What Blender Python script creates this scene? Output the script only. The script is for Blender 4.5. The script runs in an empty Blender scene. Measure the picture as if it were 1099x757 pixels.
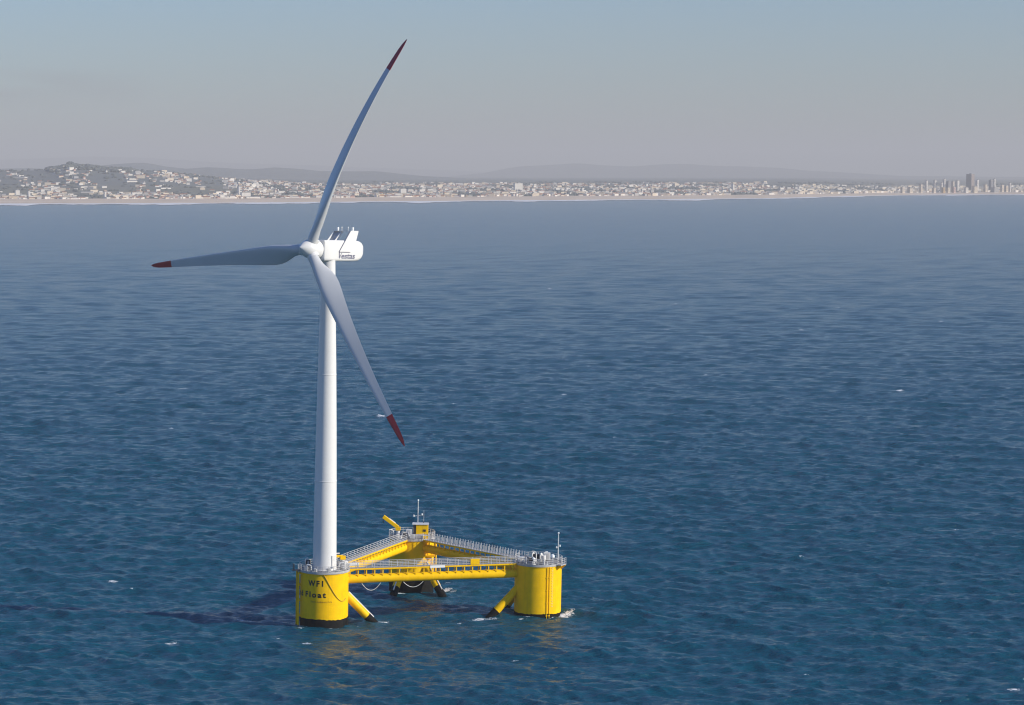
import bpy, bmesh, math, random
import numpy as np
from mathutils import Vector, Matrix

S = bpy.context.scene
COL = S.collection
R = math.radians
rnd = random.Random(7)

# ------------------------------------------------------------------ camera
CAM_H, PITCH = 76.0, math.atan(190.5 / 2730.0)
cd = bpy.data.cameras.new("camera")
cd.sensor_width = 36.0
cd.lens = 36.0 * 2730.0 / 1099.0
cd.clip_start, cd.clip_end = 1.0, 60000.0
cam = bpy.data.objects.new("camera", cd)
COL.objects.link(cam)
cam.location = (0, 0, CAM_H)
cam.rotation_euler = (math.pi / 2 - PITCH, 0, 0)
S.camera = cam

# ------------------------------------------------------------------ light
SUN_EL, SUN_AZ = 25.0, 108.0          # azimuth clockwise from +Y
w = bpy.data.worlds.new("World")
S.world = w
w.use_nodes = True
nt = w.node_tree
bg = nt.nodes["Background"]
sky = nt.nodes.new("ShaderNodeTexSky")
sky.sky_type = 'NISHITA'
sky.sun_disc = False
sky.sun_elevation, sky.sun_rotation = R(SUN_EL), R(SUN_AZ)
sky.altitude = 0
sky.air_density, sky.dust_density, sky.ozone_density = 1.35, 0.25, 4.2
tint = nt.nodes.new("ShaderNodeMix")
tint.data_type, tint.blend_type = 'RGBA', 'MULTIPLY'
tint.inputs[0].default_value = 1.0
tint.inputs[7].default_value = (0.635, 0.81, 1.22, 1)
nt.links.new(sky.outputs[0], tint.inputs[6])
wtc = nt.nodes.new("ShaderNodeTexCoord")
def wmath(op, *a):
    n = nt.nodes.new("ShaderNodeMath")
    n.operation = op
    for i, v in enumerate(a):
        if isinstance(v, (int, float)):
            n.inputs[i].default_value = v
        else:
            nt.links.new(v, n.inputs[i])
    return n.outputs[0]
sep = nt.nodes.new("ShaderNodeSeparateXYZ")
nt.links.new(wtc.outputs["Generated"], sep.inputs[0])
wmp = nt.nodes.new("ShaderNodeMapping")
wmp.inputs["Scale"].default_value = (9, 9, 70)
nt.links.new(wtc.outputs["Generated"], wmp.inputs[0])
wn = nt.nodes.new("ShaderNodeTexNoise")
wn.inputs["Scale"].default_value = 1.6
wn.inputs["Detail"].default_value = 5
nt.links.new(wmp.outputs[0], wn.inputs["Vector"])
band = wmath('SUBTRACT', 1.0, wmath('MINIMUM', 1.0, wmath('ABSOLUTE', wmath('DIVIDE', wmath('SUBTRACT', sep.outputs[2], 0.033), 0.009))))
side = wmath('MINIMUM', 1.0, wmath('MAXIMUM', 0.0, wmath('DIVIDE', wmath('SUBTRACT', -0.135, sep.outputs[0]), 0.05)))
cl = wmath('MULTIPLY', wmath('MULTIPLY', band, side), wmath('MINIMUM', 1.0, wmath('MAXIMUM', 0.0, wmath('MULTIPLY', wmath('SUBTRACT', wn.outputs["Fac"], 0.38), 4.0))))
cm = nt.nodes.new("ShaderNodeMix")
cm.data_type = 'RGBA'
nt.links.new(wmath('MULTIPLY', cl, 0.7), cm.inputs[0])
nt.links.new(tint.outputs[2], cm.inputs[6])
cm.inputs[7].default_value = (2.3, 2.2, 2.55, 1)
nt.links.new(cm.outputs[2], bg.inputs[0])
bg.inputs[1].default_value = 0.10
sd = bpy.data.lights.new("sun", 'SUN')
sd.energy, sd.angle, sd.color = 4.8, R(0.53), (1.0, 0.925, 0.785)
sun = bpy.data.objects.new("sun", sd)
COL.objects.link(sun)
sv = Vector((math.sin(R(SUN_AZ)) * math.cos(R(SUN_EL)), math.cos(R(SUN_AZ)) * math.cos(R(SUN_EL)), math.sin(R(SUN_EL))))
sun.rotation_euler = sv.to_track_quat('Z', 'Y').to_euler()
sun.location = (200, -100, 300)
S.view_settings.view_transform = 'Standard'
S.view_settings.look = 'None'
S.view_settings.gamma = 1.0
S.view_settings.use_curve_mapping = False
S.view_settings.exposure = 0.13
S.cycles.use_denoising = True
S.cycles.filter_width = 1.15
S.cycles.max_bounces = 6
S.cycles.volume_bounces = 0

# ------------------------------------------------------------------ materials
def nodes_of(name):
    m = bpy.data.materials.new(name)
    m.use_nodes = True
    t = m.node_tree
    return m, t, t.nodes["Principled BSDF"]

def paint(name, col, rough=0.45, var=0.12, scale=1.5, streak=0.0, metal=0.0, spec=0.5, dirt=(0.25, 0.2, 0.13)):
    """paint with slight mottling and, if streak, vertical weather streaks"""
    m, t, b = nodes_of(name)
    tc = t.nodes.new("ShaderNodeTexCoord")
    n = t.nodes.new("ShaderNodeTexNoise")
    n.inputs["Scale"].default_value = scale
    n.inputs["Detail"].default_value = 6
    t.links.new(tc.outputs["Object"], n.inputs["Vector"])
    mr = t.nodes.new("ShaderNodeMapRange")
    mr.inputs[1].default_value, mr.inputs[2].default_value = 0.3, 0.7
    mr.inputs[3].default_value, mr.inputs[4].default_value = 1 - var, 1 + var * .5
    t.links.new(n.outputs["Fac"], mr.inputs[0])
    mx = t.nodes.new("ShaderNodeMix")
    mx.data_type = 'RGBA'
    mx.blend_type = 'MULTIPLY'
    mx.inputs[0].default_value = 1
    mx.inputs[6].default_value = (*col, 1)
    t.links.new(mr.outputs[0], mx.inputs[7])
    out = mx.outputs[2]
    if streak:
        mp = t.nodes.new("ShaderNodeMapping")
        mp.inputs["Scale"].default_value = (3.0, 3.0, 0.12)
        t.links.new(tc.outputs["Object"], mp.inputs[0])
        n2 = t.nodes.new("ShaderNodeTexNoise")
        n2.inputs["Scale"].default_value = 1.0
        n2.inputs["Detail"].default_value = 5
        t.links.new(mp.outputs[0], n2.inputs["Vector"])
        m2 = t.nodes.new("ShaderNodeMapRange")
        m2.inputs[1].default_value, m2.inputs[2].default_value = 0.52, 0.75
        m2.inputs[3].default_value, m2.inputs[4].default_value = 0, streak
        t.links.new(n2.outputs["Fac"], m2.inputs[0])
        mx2 = t.nodes.new("ShaderNodeMix")
        mx2.data_type = 'RGBA'
        t.links.new(m2.outputs[0], mx2.inputs[0])
        t.links.new(out, mx2.inputs[6])
        mx2.inputs[7].default_value = (*dirt, 1)
        out = mx2.outputs[2]
    t.links.new(out, b.inputs["Base Color"])
    b.inputs["Roughness"].default_value = rough
    b.inputs["Metallic"].default_value = metal
    b.inputs["Specular IOR Level"].default_value = spec
    return m

M = {}
M['yellow'] = paint("yellow_paint", (0.93, 0.545, 0.001), 0.45, 0.10, 0.8, 0.20, spec=0.12, dirt=(0.45, 0.22, 0.02))
M['black'] = paint("black_growth", (0.008, 0.008, 0.008), 0.8, 0.5, 1.5, 0.25, spec=0.15, dirt=(0.04, 0.035, 0.025))
M['white'] = paint("white_gelcoat", (0.72, 0.71, 0.69), 0.35, 0.03, 0.3, 0.05, dirt=(0.6, 0.57, 0.52))
M['blade'] = paint("blade_gelcoat", (0.53, 0.54, 0.55), 0.3, 0.04, 0.2)
M['red'] = paint("red_blade_tip", (0.36, 0.012, 0.02), 0.4, 0.1, 0.5)
M['steel'] = paint("galvanised_steel", (0.50, 0.49, 0.48), 0.5, 0.2, 2.0, metal=0.0)
M['grating'] = paint("grey_deck_grating", (0.42, 0.41, 0.40), 0.7, 0.25, 3.0)
M['lightgrey'] = paint("light_grey_paint", (0.66, 0.65, 0.63), 0.45, 0.12, 2.0)
M['dark'] = paint("dark_equipment", (0.03, 0.03, 0.035), 0.5, 0.3, 2.0)
M['ink'] = paint("black_lettering", (0.012, 0.010, 0.008), 0.5, 0.1)
M['brown_ink'] = paint("brown_lettering", (0.26, 0.09, 0.01), 0.5, 0.1)
M['logo'] = paint("grey_blue_lettering", (0.10, 0.10, 0.16), 0.5, 0.1)
M['curved_line'] = paint("pale_hose", (0.60, 0.60, 0.58), 0.5, 0.1)
M['ochre'] = paint("ochre_curve", (0.50, 0.29, 0.01), 0.5, 0.1)
M['lamp'] = paint("white_lens", (0.85, 0.85, 0.83), 0.2, 0.02)

# ------------------------------------------------------------------ mesh helpers
class MB:
    def __init__(s):
        s.v, s.f = [], []
    def add(s, vs, fs):
        o = len(s.v)
        s.v += [Vector(p) for p in vs]
        s.f += [tuple(i + o for i in f) for f in fs]
        return s
    def box(s, c, d, rz=0.0, rot=None, taper=1.0):
        x, y, z = d[0] / 2, d[1] / 2, d[2] / 2
        q = [(-x, -y, -z), (x, -y, -z), (x, y, -z), (-x, y, -z)] + [(sx * x * taper, sy * y * taper, z) for sx, sy in ((-1, -1), (1, -1), (1, 1), (-1, 1))]
        mt = rot if rot else Matrix.Rotation(rz, 3, 'Z')
        s.add([mt @ Vector(p) + Vector(c) for p in q], [(3, 2, 1, 0), (4, 5, 6, 7), (0, 1, 5, 4), (1, 2, 6, 5), (2, 3, 7, 6), (3, 0, 4, 7)])
        return s
    def cyl(s, p0, p1, r0, r1=None, n=16, caps=True):
        r1 = r0 if r1 is None else r1
        p0, p1 = Vector(p0), Vector(p1)
        q = (p1 - p0).to_track_quat('Z', 'Y')
        vs = []
        for p, r in ((p0, r0), (p1, r1)):
            for i in range(n):
                a = 2 * math.pi * i / n
                vs.append(p + q @ Vector((r * math.cos(a), r * math.sin(a), 0)))
        fs = [(i, (i + 1) % n, n + (i + 1) % n, n + i) for i in range(n)]
        if caps:
            fs += [tuple(range(n - 1, -1, -1)), tuple(range(n, 2 * n))]
        return s.add(vs, fs)
    def lathe(s, prof, n=48, c=(0, 0, 0), axis=None):
        c = Vector(c)
        q = Vector(axis).to_track_quat('Z', 'Y') if axis else None
        vs, fs = [], []
        for r, z in prof:
            for i in range(n):
                a = 2 * math.pi * i / n
                p = Vector((r * math.cos(a), r * math.sin(a), z))
                vs.append(c + (q @ p if q else p))
        for k in range(len(prof) - 1):
            for i in range(n):
                j = (i + 1) % n
                fs.append((k * n + i, k * n + j, (k + 1) * n + j, (k + 1) * n + i))
        fs += [tuple(range(n - 1, -1, -1)), tuple(range((len(prof) - 1) * n, len(prof) * n))]
        return s.add(vs, fs)
    def path(s, pts, r, n=8):
        pts = [Vector(p) for p in pts]
        vs, fs = [], []
        for k, p in enumerate(pts):
            d = (pts[min(k + 1, len(pts) - 1)] - pts[max(k - 1, 0)]).normalized()
            q = d.to_track_quat('Z', 'Y')
            for i in range(n):
                a = 2 * math.pi * i / n
                vs.append(p + q @ Vector((r * math.cos(a), r * math.sin(a), 0)))
        for k in range(len(pts) - 1):
            for i in range(n):
                j = (i + 1) % n
                fs.append((k * n + i, k * n + j, (k + 1) * n + j, (k + 1) * n + i))
        fs += [tuple(range(n - 1, -1, -1)), tuple(range((len(pts) - 1) * n, len(pts) * n))]
        return s.add(vs, fs)
    def ball(s, c, r, n=16):
        pr = [(max(1e-3, r * math.sin(math.pi * k / 10)), -r * math.cos(math.pi * k / 10)) for k in range(11)]
        return s.lathe(pr, n, c)
    def prism(s, poly, o, ux, uy, un, t):
        """polygon (2-D) in plane o+ux,uy extruded t along un"""
        o, ux, uy, un = Vector(o), Vector(ux), Vector(uy), Vector(un)
        n = len(poly)
        a = [o + ux * x + uy * y for x, y in poly]
        fs = [tuple(range(n - 1, -1, -1)), tuple(range(n, 2 * n))] + [(i, (i + 1) % n, n + (i + 1) % n, n + i) for i in range(n)]
        return s.add(a + [p + un * t for p in a], fs)
    def build(s, name, mat, parent=None, frame=None, smooth=35, bevel=0.0):
        me = bpy.data.meshes.new(name)
        if frame is not None:
            F = (parent.matrix_basis_world.inverted() @ frame) if False else (WM(parent).inverted() @ frame if parent else frame)
            vs = [F @ v for v in s.v]
        else:
            vs = s.v
        me.from_pydata([tuple(v) for v in vs], [], s.f)
        bm = bmesh.new()
        bm.from_mesh(me)
        bmesh.ops.recalc_face_normals(bm, faces=bm.faces)
        for f in bm.faces:
            f.smooth = True
        for e in bm.edges:
            e.smooth = len(e.link_faces) == 2 and e.calc_face_angle(3) < R(smooth)
        bm.to_mesh(me)
        bm.free()
        for mm in (mat if isinstance(mat, (list, tuple)) else [mat]):
            me.materials.append(mm)
        o = bpy.data.objects.new(name, me)
        COL.objects.link(o)
        if parent:
            o.parent = parent
        if bevel:
            b = o.modifiers.new("bevel", 'BEVEL')
            b.width, b.segments, b.limit_method = bevel, 2, 'ANGLE'
        return o

def WM(o):
    m = Matrix.LocRotScale(o.location, o.rotation_euler, o.scale)
    return (WM(o.parent) @ m) if o.parent else m

def tag(o, label=None, cat=None, group=None, kind=None):
    for k, v in (('label', label), ('category', cat), ('group', group), ('kind', kind)):
        if v:
            o[k] = v
    return o

def empty(name, mat4):
    o = bpy.data.objects.new(name, None)
    o.empty_display_size = 0.5
    COL.objects.link(o)
    loc, q, sc = mat4.decompose()
    o.location, o.rotation_euler = loc, q.to_euler()
    return o

def grid_mesh(name, X, Y, Z, mat, kind='structure', attr=None):
    """X,Y,Z: (rows, cols) arrays"""
    nr, nc = X.shape
    me = bpy.data.meshes.new(name)
    nv, nf = nr * nc, (nr - 1) * (nc - 1)
    me.vertices.add(nv)
    me.vertices.foreach_set("co", np.stack([X, Y, Z], -1).astype(np.float32).ravel())
    idx = np.arange(nv).reshape(nr, nc)
    q = np.stack([idx[:-1, :-1], idx[:-1, 1:], idx[1:, 1:], idx[1:, :-1]], -1).reshape(-1, 4)
    me.loops.add(nf * 4)
    me.loops.foreach_set("vertex_index", q.ravel().astype(np.int32))
    me.polygons.add(nf)
    me.polygons.foreach_set("loop_start", (np.arange(nf) * 4).astype(np.int32))
    me.polygons.foreach_set("use_smooth", np.ones(nf, dtype=bool))
    if attr:
        for k, a in attr.items():
            at = me.attributes.new(k, 'FLOAT', 'POINT')
            at.data.foreach_set("value", a.astype(np.float32).ravel())
    me.update(calc_edges=True)
    me.validate()
    me.materials.append(mat)
    o = bpy.data.objects.new(name, me)
    COL.objects.link(o)
    o['kind'] = kind
    return o

# ------------------------------------------------------------------ platform frame
ORIGIN = Vector((-14.0, 440.0, 0.0))
TILT = Matrix.Translation(ORIGIN) @ Matrix.Rotation(R(1.1), 4, 'Y') @ Matrix.Translation((0, -8, 0)) @ Matrix.Rotation(R(0.8), 4, 'X') @ Matrix.Translation((0, 8, 0))
PL = Vector((-17.86, -13.65, 0))     # column carrying the tower
PR = Vector((18.40, -2.20, 0))
PB = Vector((-4.53, 23.2, 0))
RC, TOPZ = 4.07, 9.30

# ------------------------------------------------------------------ water
rng = np.random.default_rng(5)
NW = 260
lam = np.exp(rng.uniform(np.log(1.0), np.log(38), NW))
kk = 2 * np.pi / lam
spread = np.where(lam > 8, 0.38, 0.48)
th = math.atan2(0.92, 0.36) + rng.normal(0, 1, NW) * spread
ak = 0.0205 * np.interp(np.log(lam), np.log([1.0, 2.2, 4, 8, 14, 24, 38]), [1.3, 1.6, 1.55, 1.15, 0.75, 0.5, 0.32])
amp = ak / kk
ph = rng.uniform(0, 2 * np.pi, NW)
def wave_field(X, Y, res):
    """height and sideways shift of the sea surface (sharp crests, flat troughs)"""
    Z, DX, DY = (np.zeros(X.shape, np.float32) for _ in range(3))
    for i in range(NW):
        fade = np.clip((lam[i] / res - 1.8) / 1.5, 0, 1).astype(np.float32)
        if fade.max() <= 0:
            continue
        p = kk[i] * (math.cos(th[i]) * X + math.sin(th[i]) * Y) + ph[i]
        fa = fade * np.float32(amp[i])
        Z += fa * np.cos(p)
        sn = fa * np.sin(p) * 0.85
        DX -= sn * math.cos(th[i])
        DY -= sn * math.sin(th[i])
    return Z, DX, DY
ys = [150.0]
while ys[-1] < 10800:
    y = ys[-1]
    d = y * y / 207480.0
    ys.append(y + (3.0 if y < 330 else max(0.36, 0.36 * d)))
ys = np.array(ys)
tin = np.linspace(-0.235, 0.235, 660)
tout = np.linspace(0.235, 0.9, 40)[1:] 
tc_ = np.concatenate([-tout[::-1], tin, tout])
WX = tc_[None, :] * ys[:, None]
WY = np.repeat(ys[:, None], len(tc_), 1)
dx_ = np.gradient(tc_)[None, :] * ys[:, None]
dy_ = np.gradient(ys)[:, None]
res = np.maximum(dx_ * 0.8, dy_)
unres = np.zeros((len(ys), 1))
for i in range(NW):
    unres[:, 0] += 0.5 * ak[i] ** 2 * (1 - np.clip((lam[i] / res[:, 370] - 1.8) / 1.5, 0, 1))
wrough = np.repeat(np.clip(0.05 + 0.5 * np.sqrt(1.41 * np.sqrt(unres)) - 0.03, 0.02, 0.18), len(tc_), 1)
WZ, SX, SY = wave_field(WX.astype(np.float32), WY.astype(np.float32), res.astype(np.float32))
calm = np.clip((6500 - WY) / 2500, 0, 1)
WZ, WX, WY = WZ * calm, WX + SX * calm, WY + SY * calm

def wpt(px, py):
    """where the sight line through a spot of the photograph meets the sea"""
    a, b = (px - 549.5) / 2730.0, (py - 378.5) / 2730.0
    dz = -b * math.cos(PITCH) - math.sin(PITCH)
    dyy = -b * math.sin(PITCH) + math.cos(PITCH)
    k = -CAM_H / dz
    return a * k, dyy * k
foam = np.zeros(WX.shape, np.float32)
caps = [(472, 358, 1.0), (714, 354, 1.6), (860, 354, 1.2), (1010, 345, 1.0), (725, 326, .8), (757, 402, .9), (965, 419, 1.5), (1030, 375, .9),
        (196, 417, 1.4), (209, 418, .8), (47, 412, 1.1), (183, 459, 1.2), (411, 447, 2.2), (337, 460, .9), (487, 432, .9), (605, 423, 1.0),
        (122, 624, 1.3), (142, 634, .5), (184, 690, 1.3), (258, 667, 1.1), (266, 667, .9), (299, 684, .55), (860, 597, .6), (894, 594, .5),
        (1027, 569, 1.2), (1092, 664, .9), (875, 719, .7), (866, 724, .6), (1088, 741, 1.3), (530, 707, .9), (553, 707, .7), (493, 667, .7),
        (604, 660, 1.6), (610, 659, 1.4), (616, 658, .8), (510, 664, 1.1), (515, 664, 1.5), (522, 663, 1.4), (530, 663, .9), (400, 668, 1.4), (406, 667, 1.5), (412, 668, 1.2), (417, 666, .7), (474, 635, 1.5), (480, 632, 1.2), (486, 633, .8), (480, 625, 1.0), (428, 638, 1.2), (322, 676, .9), (328, 689, 1.1), (379, 671, .9), (560, 664, .8), (598, 664, .9), (422, 639, .8),
        (590, 310, 1.0), (900, 330, .8), (150, 318, .8), (660, 470, .7), (800, 480, .6), (330, 690, 1.0)]
for px, py, s in caps:
    x, y = wpt(px, py)
    foam = np.maximum(foam, (0.95 if s > 1 else 0.8) * np.exp(-(((WX - x) / (1.0 * s * max(1, y / 700))) ** 2 + ((WY - y) / (0.7 * s * max(1, y / 420) ** 1.5)) ** 2)))
wash = np.zeros(WX.shape, np.float32)
for c in (PL, PR, PB):
    d = np.hypot(WX - (c.x + ORIGIN.x), WY - (c.y + ORIGIN.y))
    wash = np.maximum(wash, np.exp(-((d - RC) / 0.45) ** 2) * 0.66 * (0.55 + 0.45 * np.sin(5 * np.arctan2(WY - c.y - ORIGIN.y, WX - c.x - ORIGIN.x) + c.x)))
foam = np.maximum(foam, wash)

m, t, b = nodes_of("sea_water")
b.inputs["Base Color"].default_value = (0.0001, 0.070, 0.112, 1)
b.inputs["Roughness"].default_value = 0.05
b.inputs["IOR"].default_value = 1.333
b.inputs["Specular IOR Level"].default_value = 1.0
b.inputs["Specular Tint"].default_value = (0.78, 0.98, 1.0, 1)
geo = t.nodes.new("ShaderNodeNewGeometry")
def noise(scale, detail, sc3, rz):
    mp = t.nodes.new("ShaderNodeMapping")
    mp.inputs["Rotation"].default_value = (0, 0, rz)
    mp.inputs["Scale"].default_value = sc3
    t.links.new(geo.outputs["Position"], mp.inputs[0])
    n = t.nodes.new("ShaderNodeTexNoise")
    n.inputs["Scale"].default_value = scale
    n.inputs["Detail"].default_value = detail
    n.inputs["Roughness"].default_value = 0.6
    t.links.new(mp.outputs[0], n.inputs["Vector"])
    return n
n1 = noise(0.85, 6, (0.42, 1.6, 1), R(-14))
n2 = noise(0.16, 5, (0.5, 1.4, 1), R(-14))
n5 = noise(0.035, 3, (0.35, 1.5, 1), R(-8))
n6 = noise(0.011, 4, (0.22, 1.5, 1), R(-5))
a6 = t.nodes.new("ShaderNodeMath")
a6.operation = 'MULTIPLY_ADD'
t.links.new(n6.outputs["Fac"], a6.inputs[0])
a6.inputs[1].default_value = 10.0
a1 = t.nodes.new("ShaderNodeMath")
a1.operation = 'MULTIPLY'
t.links.new(n1.outputs["Fac"], a1.inputs[0])
a1.inputs[1].default_value = 1.7
t.links.new(a1.outputs[0], a6.inputs[2])
a5 = t.nodes.new("ShaderNodeMath")
a5.operation = 'MULTIPLY_ADD'
t.links.new(n5.outputs["Fac"], a5.inputs[0])
a5.inputs[1].default_value = 3.0
t.links.new(a6.outputs[0], a5.inputs[2])
ad = t.nodes.new("ShaderNodeMath")
ad.operation = 'MULTIPLY_ADD'
t.links.new(n2.outputs["Fac"], ad.inputs[0])
ad.inputs[1].default_value = 2.6
t.links.new(a5.outputs[0], ad.inputs[2])
bp = t.nodes.new("ShaderNodeBump")
bp.inputs["Strength"].default_value = 1.0
bp.inputs["Distance"].default_value = 0.40
t.links.new(ad.outputs[0], bp.inputs["Height"])
t.links.new(bp.outputs[0], b.inputs["Normal"])
ar = t.nodes.new("ShaderNodeAttribute")
ar.attribute_name = "ripple"
t.links.new(ar.outputs["Fac"], b.inputs["Roughness"])
at = t.nodes.new("ShaderNodeAttribute")
at.attribute_name = "foam"
n3 = noise(3.2, 6, (0.8, 1.3, 1), 0)
mu = t.nodes.new("ShaderNodeMath")
mu.operation = 'MULTIPLY_ADD'
t.links.new(n3.outputs["Fac"], mu.inputs[0])
mu.inputs[1].default_value = 2.2
t.links.new(at.outputs["Fac"], mu.inputs[2])
ms = t.nodes.new("ShaderNodeMapRange")
ms.inputs[1].default_value, ms.inputs[2].default_value = 1.62, 1.95
ms.interpolation_type = 'SMOOTHSTEP'
t.links.new(mu.outputs[0], ms.inputs[0])
fb = t.nodes.new("ShaderNodeBsdfDiffuse")
fb.inputs[0].default_value = (0.75, 0.76, 0.77, 1)
mxs = t.nodes.new("ShaderNodeMixShader")
t.links.new(ms.outputs[0], mxs.inputs[0])
t.links.new(b.outputs[0], mxs.inputs[1])
t.links.new(fb.outputs[0], mxs.inputs[2])
t.links.new(mxs.outputs[0], t.nodes["Material Output"].inputs[0])
water = grid_mesh("water", WX, WY, WZ, m, attr={"foam": foam, "ripple": wrough})
tag(water, "rippled deep blue sea with scattered small whitecaps", "water")

# ------------------------------------------------------------------ coast, terrain, hills
CPX = np.array([-2200, -900, 0, 140, 280, 400, 550, 700, 820, 860, 900, 950, 1000, 1099, 1500, 3000])
CYD = np.array([6100, 6300, 6613, 6680, 6870, 7150, 7490, 7800, 8130, 8500, 8867, 9300, 9647, 9780, 9900, 10050])
def coast(px):
    return np.interp(px, CPX, CYD) + 14 * np.sin(px * 0.05) + 8 * np.sin(px * 0.13 + 1)
def sm(x, a, b):
    u = np.clip((x - a) / (b - a), 0, 1)
    return u * u * (3 - 2 * u)
_ph = np.random.default_rng(3).uniform(0, 6.28, 40)
def rough(px, s, f=1.0):
    z = 0
    for i in range(10):
        k = 0.02 * 1.55 ** i * f
        z = z + np.sin(px * k + _ph[i] + 0.0012 * s * 1.3 ** i) * 1.5 ** -i
    return z
def zpx(py, Y):
    return CAM_H + (188.0 - py) * Y / 2730.0
NH_PX = np.array([-1500, -300, 0, 30, 50, 60, 70, 77, 84, 95, 105, 112, 120, 140, 160, 175, 200, 225, 260, 320, 400, 3000])
NH_PY = np.array([182, 181, 180, 179.5, 179, 177.8, 175.6, 174.8, 175.4, 175.6, 177, 178, 178.6, 179, 180, 181, 184, 187.5, 191, 196, 199, 199])
def plain(px, s):
    """height of the coastal land, s metres behind the waterline"""
    dune = np.interp(s, [-40, 0, 60, 330, 420, 800, 3500, 6000, 30000], [-1.5, 0.4, 3.5, 10.0, 11, 14, 36, 46, 60])
    low = 1 - 0.45 * sm(px, 830, 1000)
    return dune * np.where(s > 330, low + (1 - low) * 0.3, 1)
def land(px, s):
    Y = coast(px) + s
    z = plain(px, s)
    top = zpx(np.interp(px, NH_PX, NH_PY), 9000.0) - 40
    yy = Y - (6640 + 0 * px)
    prof = sm(yy, 900, 2360) * (1 - 0.6 * sm(yy, 2500, 5000))
    z = z + np.maximum(top, 0) * prof * (1 - sm(px, 300, 420)) + 0.9 * rough(px, s) * sm(s, 600, 2000)
    return z
def fan(name, pxs, ss, hf, mat):
    PX, SS = np.meshgrid(pxs, ss)
    Y = coast(PX) + SS
    X = (PX - 549.5) / 2730.0 * Y
    return grid_mesh(name, X, Y, hf(PX, SS), mat)

m, t, b = nodes_of("sand")
geo = t.nodes.new("ShaderNodeNewGeometry")
n1 = noise(0.012, 5, (0.4, 1, 1), 0)
cr = t.nodes.new("ShaderNodeValToRGB")
cr.color_ramp.elements[0].position, cr.color_ramp.elements[0].color = 0.35, (0.58, 0.44, 0.31, 1)
cr.color_ramp.elements[1].position, cr.color_ramp.elements[1].color = 0.7, (0.72, 0.58, 0.44, 1)
t.links.new(n1.outputs["Fac"], cr.inputs[0])
t.links.new(cr.outputs[0], b.inputs["Base Color"])
b.inputs["Roughness"].default_value = 0.9
M['sand'] = m
m, t, b = nodes_of("land")
geo = t.nodes.new("ShaderNodeNewGeometry")
n1 = noise(0.004, 6, (1, 0.6, 1), 0.4)
n2 = noise(0.03, 4, (1, 0.5, 1), 0.2)
cr = t.nodes.new("ShaderNodeValToRGB")
for p, c in ((0.0, (0.05, 0.065, 0.035)), (0.40, (0.06, 0.075, 0.045)), (0.46, (0.20, 0.18, 0.14)), (0.58, (0.34, 0.28, 0.23)), (0.8, (0.22, 0.20, 0.15))):
    e = cr.color_ramp.elements[0] if p == 0 else (cr.color_ramp.elements[1] if p == 0.8 else cr.color_ramp.elements.new(p))
    e.position, e.color = p, (*c, 1)
av = t.nodes.new("ShaderNodeMix")
av.inputs[0].default_value = 0.4
t.links.new(n1.outputs["Fac"], av.inputs[2])
t.links.new(n2.outputs["Fac"], av.inputs[3])
t.links.new(av.outputs[0], cr.inputs[0])
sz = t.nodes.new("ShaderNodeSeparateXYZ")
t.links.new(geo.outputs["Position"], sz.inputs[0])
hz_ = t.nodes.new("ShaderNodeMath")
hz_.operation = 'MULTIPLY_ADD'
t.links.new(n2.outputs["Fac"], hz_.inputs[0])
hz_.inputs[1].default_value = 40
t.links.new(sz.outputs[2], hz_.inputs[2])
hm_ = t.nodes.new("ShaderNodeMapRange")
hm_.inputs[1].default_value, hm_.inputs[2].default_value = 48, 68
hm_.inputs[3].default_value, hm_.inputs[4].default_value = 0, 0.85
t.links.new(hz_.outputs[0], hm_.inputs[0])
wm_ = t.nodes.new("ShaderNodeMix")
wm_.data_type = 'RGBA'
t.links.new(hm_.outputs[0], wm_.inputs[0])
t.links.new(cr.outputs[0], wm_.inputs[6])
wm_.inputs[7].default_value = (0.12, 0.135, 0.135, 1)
t.links.new(wm_.outputs[2], b.inputs["Base Color"])
b.inputs["Roughness"].default_value = 0.95
M['land'] = m
M['wood'] = paint("wooded_slope", (0.09, 0.11, 0.11), 0.95, 0.5, 0.01)

px_a = np.concatenate([np.linspace(-1900, -80, 60), np.linspace(-60, 1160, 420), np.linspace(1180, 2900, 60)])
bs = fan("beach", px_a, np.array([-40, -15, 0, 20, 60, 120, 200, 280, 340, 400.]), lambda p, s: plain(p, s) + 0.4 * rough(p, s, 3) * sm(s, 100, 250), M['sand'])
tag(bs, "pale sandy beach running along the far shore", "beach")
te = fan("terrain", px_a, np.concatenate([np.linspace(370, 3800, 90), np.linspace(3900, 34000, 50)]), lambda p, s: land(p, s) - 1.0 * (s < 400), M['land'])
tag(te, "low coastal land with fields and a wooded rise at left", "land")

def ridge(name, Y0, half, pxs, pys, label, mat):
    ppx = np.linspace(min(pxs), max(pxs), 260)
    top = zpx(np.interp(ppx, pxs, pys), Y0)
    q = np.linspace(-1, 1, 25)
    PX, Q = np.meshgrid(ppx, q)
    T = np.repeat(top[None, :], len(q), 0)
    Y = Y0 + Q * half + 120 * np.sin(PX * 0.02) * (1 - np.abs(Q))
    X = (PX - 549.5) / 2730.0 * Y0
    Z = 30 + (T - 30) * np.cos(Q * math.pi / 2) ** 1.3 + 2.2 * rough(PX, Q * 3000, 2) * (1 - np.abs(Q) ** 2) * np.clip((T - 40) / 60, 0, 1)
    Z = np.where(np.abs(Q) == 1, 5.0, Z)
    tag(grid_mesh(name, X, Y, Z, mat), label, "hills")
ridge("hills", 19000, 2000, [-1900, -200, 60, 110, 130, 145, 160, 170, 185, 205, 220, 235, 255, 280, 295, 320, 345, 380, 400, 420, 455, 520], [184, 183, 181, 178, 175.6, 174.8, 175.4, 178, 180, 182, 180.3, 179.8, 180.8, 181.6, 180, 181.6, 184, 184, 183.6, 185.6, 189, 193],
      "grey blue ridge behind the wooded rise at left", M['wood'])
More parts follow.
